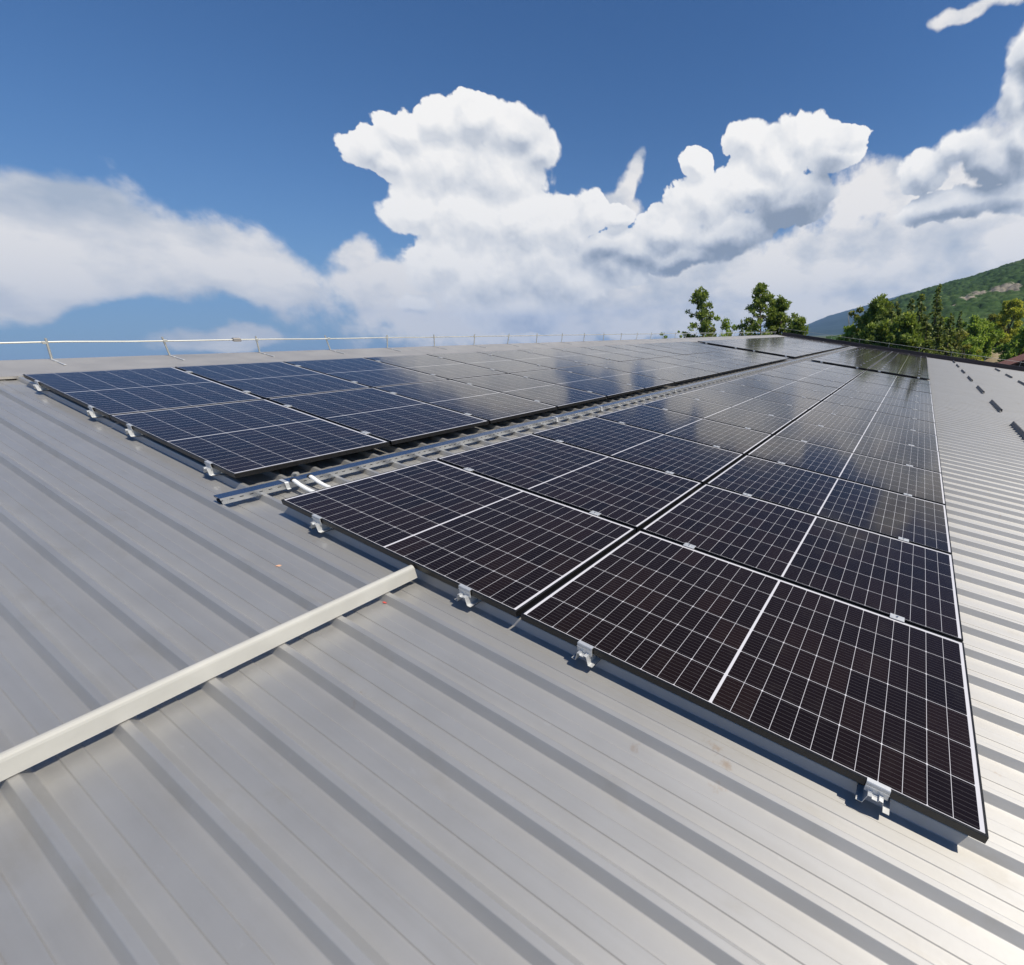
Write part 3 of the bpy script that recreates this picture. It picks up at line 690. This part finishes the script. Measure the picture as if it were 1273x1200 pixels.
def broadleaf(H, W, m='leaf', low=.12, lobes=26, bark=None, size=.19, dens=1.0):
    tr = MB(); Q = []
    trunk = limb(tr, (0, 0, -.5), (random.gauss(0, .05), random.gauss(0, .05), 1), H*.72, H*.018, .06, 8)
    for k in range(lobes):
        f = (k+.5)/lobes; z = H*(low+(1-low)*f)*random.uniform(.93, 1.0); rad = W*math.sqrt(max(.05, 1-(2*f**.8-1)**2))*random.uniform(.35, 1.0)
        a = random.uniform(0, 2*math.pi); ctr = np.array([rad*math.cos(a), rad*math.sin(a), z-.06*H]); lr = W*random.uniform(.26, .46)*(1.05-.45*f)
        st = trunk[min(5, int(f*4))]; v = Vector(ctr)-st
        limb(tr, st, v, v.length, .03+.012*v.length, .09, 4)
        n = int(210*dens*(lr/1.0)**1.6)+40
        P = rng.normal(0, 1, (n, 3)); P /= np.linalg.norm(P, axis=1)[:, None]; s = rng.uniform(.25, 1, (n, 1))**.45
        bumpy = 1+.3*np.sin(P[:, :1]*5+k)*np.cos(P[:, 1:2]*6+2*k)
        Q.append(quads(ctr+P*s*lr*bumpy*np.array([1, 1, .82]), size, P+np.array([0, 0, .2]), .9))
    return tr, np.concatenate(Q), LEAF[m], bark or bm_
def ground_at(az, d):
    return float(near_h(np.array([az]), np.array([float(d)]), np.array([CX]), np.array([CY]))[0]) if d > 86 and -14 < az < 22 else GROUND
def tree(name, label, cat, group, az, d, top, maker, W, **k):
    """top: elevation of the tip in degrees as seen from the roof's near end"""
    g = ground_at(az, d); H = CAM.z+d*math.tan(R(top))-g
    t = thing(name, label, cat, group, loc=polar(az, d, g)); t.rotation_euler.z = random.uniform(0, 6.28)
    tr, Q, lm, bk = maker(H, W, **k)
    tr.build('trunk', bk, t); o = bpy.data.objects.new('crown', leaf_mesh('crown', Q, lm)); COL.objects.link(o); o.parent = t
    return t
TL_, TR_ = 'trees standing behind the ridge', 'trees standing beyond the gable'
tree('pine_tree', 'tall dark pine with open whorled branches, leftmost tall tree behind the ridge', 'tree', TL_, -26.49, 70, 5.63, pine, 2.9, low=.25, airy=True)
tree('leafy_tree', 'round light green tree right beside the leftmost tall pine', 'tree', TL_, -24.18, 73, 3.43, broadleaf, 2.9, m='leaf')
tree('leafy_tree', 'low green bushy tree midway between the two tall pines', 'tree', TL_, -22.53, 76, 2.16, broadleaf, 2.1, m='leaf', lobes=16)
tree('spruce_tree', 'small dark conifer with pointed top between the two tall pines', 'tree', TL_, -21.42, 72, 2.31, spruce, 1.3)
tree('pine_tree', 'tallest pine behind the ridge, broad crown with dense top', 'tree', TL_, -19.06, 66, 5.96, pine, 3.0, low=.2, airy=True)
tree('pine_tree', 'wide bright green pine with several tops, right of the tallest pine', 'tree', TL_, -16.53, 68, 4.20, pine, 3.0, low=.1)
tree('pine_tree', 'slim pine top leaning out between the tallest and the wide pine', 'tree', TL_, -17.73, 70, 4.31, pine, 1.2)
tree('pine_tree', 'short pine whose top just shows right of the wide pine', 'tree', TL_, -14.54, 60, 1.67, pine, 1.7, low=.3)
tree('leafy_tree', 'leftmost small rounded treetop peeping over the ridge', 'tree', TL_, -31.36, 120, 1.67, broadleaf, 1.9, lobes=14)
tree('leafy_tree', 'second small rounded treetop peeping over the ridge', 'tree', TL_, -29.35, 118, 1.74, broadleaf, 1.9, lobes=14)
tree('leafy_tree', 'low dark green bush under the tallest pine', 'bush', TL_, -20.35, 74, 1.47, broadleaf, 2.6, lobes=14)
tree('leafy_tree', 'low olive bush between the leftmost pine and the ridge', 'bush', TL_, -25.34, 75, 2.03, broadleaf, 2.0, m='dry', lobes=14)
# the stand beyond the gable, from left to right
tree('leafy_tree', 'thin crowned tall tree with pale bare stems, leftmost beyond the gable', 'tree', TR_, -7.34, 58, 3.69, broadleaf, 1.6, m='dry', low=.62, lobes=12, bark=pm_)
tree('dead_tree', 'nearly bare tree of pale upright stems beside the leftmost tall tree', 'tree', TR_, -6.51, 56, 2.30, broadleaf, 1.5, m='dry', low=.5, lobes=13, bark=pm_, dens=.35)
tree('leafy_tree', 'bright green leafy tree at the left foot of the stand', 'tree', TR_, -8.53, 55, 1.74, broadleaf, 2.2, m='leaf')
tree('leafy_tree', 'low green shrub trailing left from the stand to the corner', 'bush', TR_, -10.59, 60, 0.33, broadleaf, 2.4, m='gold', lobes=14)
tree('pine_tree', 'broad dense brownish green conifer, second crown from the left of the stand', 'tree', TR_, -5.05, 54, 3.48, pine, 3.0, low=.08)
tree('spruce_tree', 'dense olive conifer filling the middle left of the stand', 'tree', TR_, -3.56, 52, 3.11, spruce, 3.2)
tree('leafy_tree', 'yellow green birch like tree with a narrow crown in mid stand', 'tree', TR_, -2.24, 57, 3.45, broadleaf, 1.7, m='gold', lobes=24)
tree('spruce_tree', 'broad spruce with layered boughs left of the pointed spire', 'tree', TR_, -0.56, 52, 3.98, spruce, 3.1)
tree('spruce_tree', 'slender dark spruce rising to the highest pointed spire of the stand', 'tree', TR_, 1.07, 55, 4.70, spruce, 1.9)
tree('spruce_tree', 'olive green spruce with long drooping boughs under the spire', 'tree', TR_, 0.28, 47, 1.69, spruce, 2.6, m='spruce')
tree('spruce_tree', 'pointed spruce standing behind, left of the yellow green tree', 'tree', TR_, -3.0, 62, 3.35, spruce, 2.2)
tree('spruce_tree', 'pointed spruce standing behind, right of the yellow green tree', 'tree', TR_, -1.6, 63, 3.6, spruce, 2.2)
tree('spruce_tree', 'low dense spruce in front, between the spire and the dull brownish one', 'tree', TR_, 1.6, 50, 1.6, spruce, 2.6)
tree('leafy_tree', 'light leafy tree just right of the pointed spire', 'tree', TR_, 2.01, 60, 2.26, broadleaf, 1.7, m='leaf')
tree('spruce_tree', 'dull brownish spruce in front, right of the spire', 'tree', TR_, 2.68, 52, 1.63, spruce, 2.3, m='spruce')
tree('pine_tree', 'low dark pine at the front below the yellow green tree', 'tree', TR_, -2.16, 46, 1.00, pine, 2.4, low=.06)
tree('pine_tree', 'low dark pine at the front below the broad brownish pine', 'tree', TR_, -4.87, 47, 0.82, pine, 2.2, low=.06)
tree('spruce_tree', 'narrow dark conifer tip among the leafy crowns on the right', 'tree', TR_, 3.58, 95, 1.84, spruce, 1.6)
tree('leafy_tree', 'rounded mid green tree below the rocky outcrop', 'tree', TR_, 4.56, 100, 1.34, broadleaf, 3.6, m='leaf', size=.28, lobes=30)
tree('leafy_tree', 'darker rounded tree above the left end of the sandy bank', 'tree', TR_, 5.66, 108, 0.99, broadleaf, 3.6, m='leaf', size=.28, lobes=30)
tree('leafy_tree', 'olive tree right above the sandy bank', 'tree', TR_, 6.97, 122, 1.28, broadleaf, 4.0, m='dry', size=.3, lobes=32)
tree('leafy_tree', 'tall yellow green tree with wispy upright top at the right', 'tree', TR_, 8.23, 118, 2.82, broadleaf, 3.6, m='gold', size=.26, lobes=34)
tree('leafy_tree', 'big dark green tree at the right edge behind the brown roof', 'tree', TR_, 10.02, 92, 0.34, broadleaf, 3.6, m='leaf', size=.26, lobes=30)
tree('leafy_tree', 'olive shrub hiding the foot of the stand near the sandy bank', 'bush', TR_, 3.60, 62, -0.01, broadleaf, 2.6, m='dry', lobes=18)
tree('leafy_tree', 'green shrub at the left foot of the sandy bank', 'bush', TR_, 4.87, 84, -0.77, broadleaf, 2.2, m='leaf', lobes=14)
tree('leafy_tree', 'yellowish shrub at the edge of the stand close to the bank', 'bush', TR_, 5.81, 96, -2.01, broadleaf, 1.8, m='gold', lobes=12)
tree('leafy_tree', 'bluish green shrub standing at the top right of the sandy bank', 'bush', TR_, 9.15, 104, -1.17, broadleaf, 2.0, m='leaf', lobes=16)

# ------------------------------------------------------------------ neighbouring house with a red-brown roof
def house():
    c = polar(13.5, 56, GROUND); t = thing('neighbour_house', 'house with a red brown roof and dark gable beyond the far gable', 'house', loc=c)
    t.rotation_euler.z = R(-9)
    E, Rg, W, D = 4.6, 7.0, 5.8, 9.0
    wall = MB(); wall.prism([(-W, -.3), (W, -.3), (W, E), (0, Rg-.25), (-W, E)], 'y', -D/2, D/2); 
    wm2, wg2 = mat('dark_boarding'); setp(wg2, Base_Color=wg2.ramp(wg2.noise(scaled(wg2, wg2.tc.outputs['Object'], (6, 6, .5)), 2, 4).outputs[0], [(.3, (.045, .03, .032)), (.7, (.09, .062, .06))]), Roughness=.75)
    wall.build('wall', wm2, t)
    rm2, rg2 = mat('red_tiles'); P2 = rg2.tc.outputs['Object']
    wv = rg2.n.new('ShaderNodeTexWave'); wv.bands_direction = 'Z'; wv.inputs['Scale'].default_value = 6; wv.inputs['Distortion'].default_value = .6; rg2.put(wv.inputs[0], P2)
    setp(rg2, Base_Color=rg2.mix(.25, rg2.ramp(rg2.noise(P2, 1.5, 5, .7).outputs[0], [(.3, (.14, .045, .032)), (.7, (.26, .095, .065))]), wv.outputs[0], 'MULTIPLY'), Roughness=.8)
    sl = (Rg-E)/W
    for s in (-1, 1):
        r = MB(); r.sheet([(s*(W+.7), E-.7*sl), (0, Rg)] if s < 0 else [(0, Rg), (s*(W+.7), E-.7*sl)], 'y', -D/2-.8, D/2+.8, .16); r.build('roof', rm2, t)
    ch = MB(); ch.bbox(1.0, 1.6, .5, 1.1, Rg-1.0, Rg+.9, .03); ch.build('chimney', metal('brick_stack', (.24, .12, .09), .85, 0, .2, 5), t)
    gm2 = metal('dark_pane', (.03, .035, .045), .1, 0)
    for x in (-2.6, 1.3):
        f = MB(); f.bbox(x, x+1.3, -D/2-.06, -D/2+.02, .9, 2.2, .02); w = f.build('window', M['white'], t)
        p = MB(); p.box(x+.1, x+1.2, -D/2-.075, -D/2-.062, 1.0, 2.1); p.build('pane', gm2, w)
house()

# ------------------------------------------------------------------ the air: far slopes fade to blue
hzm = bpy.data.materials.new('air'); hzm.use_nodes = True; hn = hzm.node_tree; hn.nodes.clear()
ho = hn.nodes.new('ShaderNodeOutputMaterial'); hv = hn.nodes.new('ShaderNodeVolumePrincipled')
hv.inputs['Color'].default_value = (.36, .60, 1.0, 1); hv.inputs['Density'].default_value = 8e-5
hv.inputs['Anisotropy'].default_value = .1
hn.links.new(hv.outputs[0], ho.inputs['Volume'])
hb = MB(); hb.box(-9300, 9300, -9300, 9300, GROUND-6, 760); hz = hb.build('haze', hzm); hz['kind'] = 'stuff'
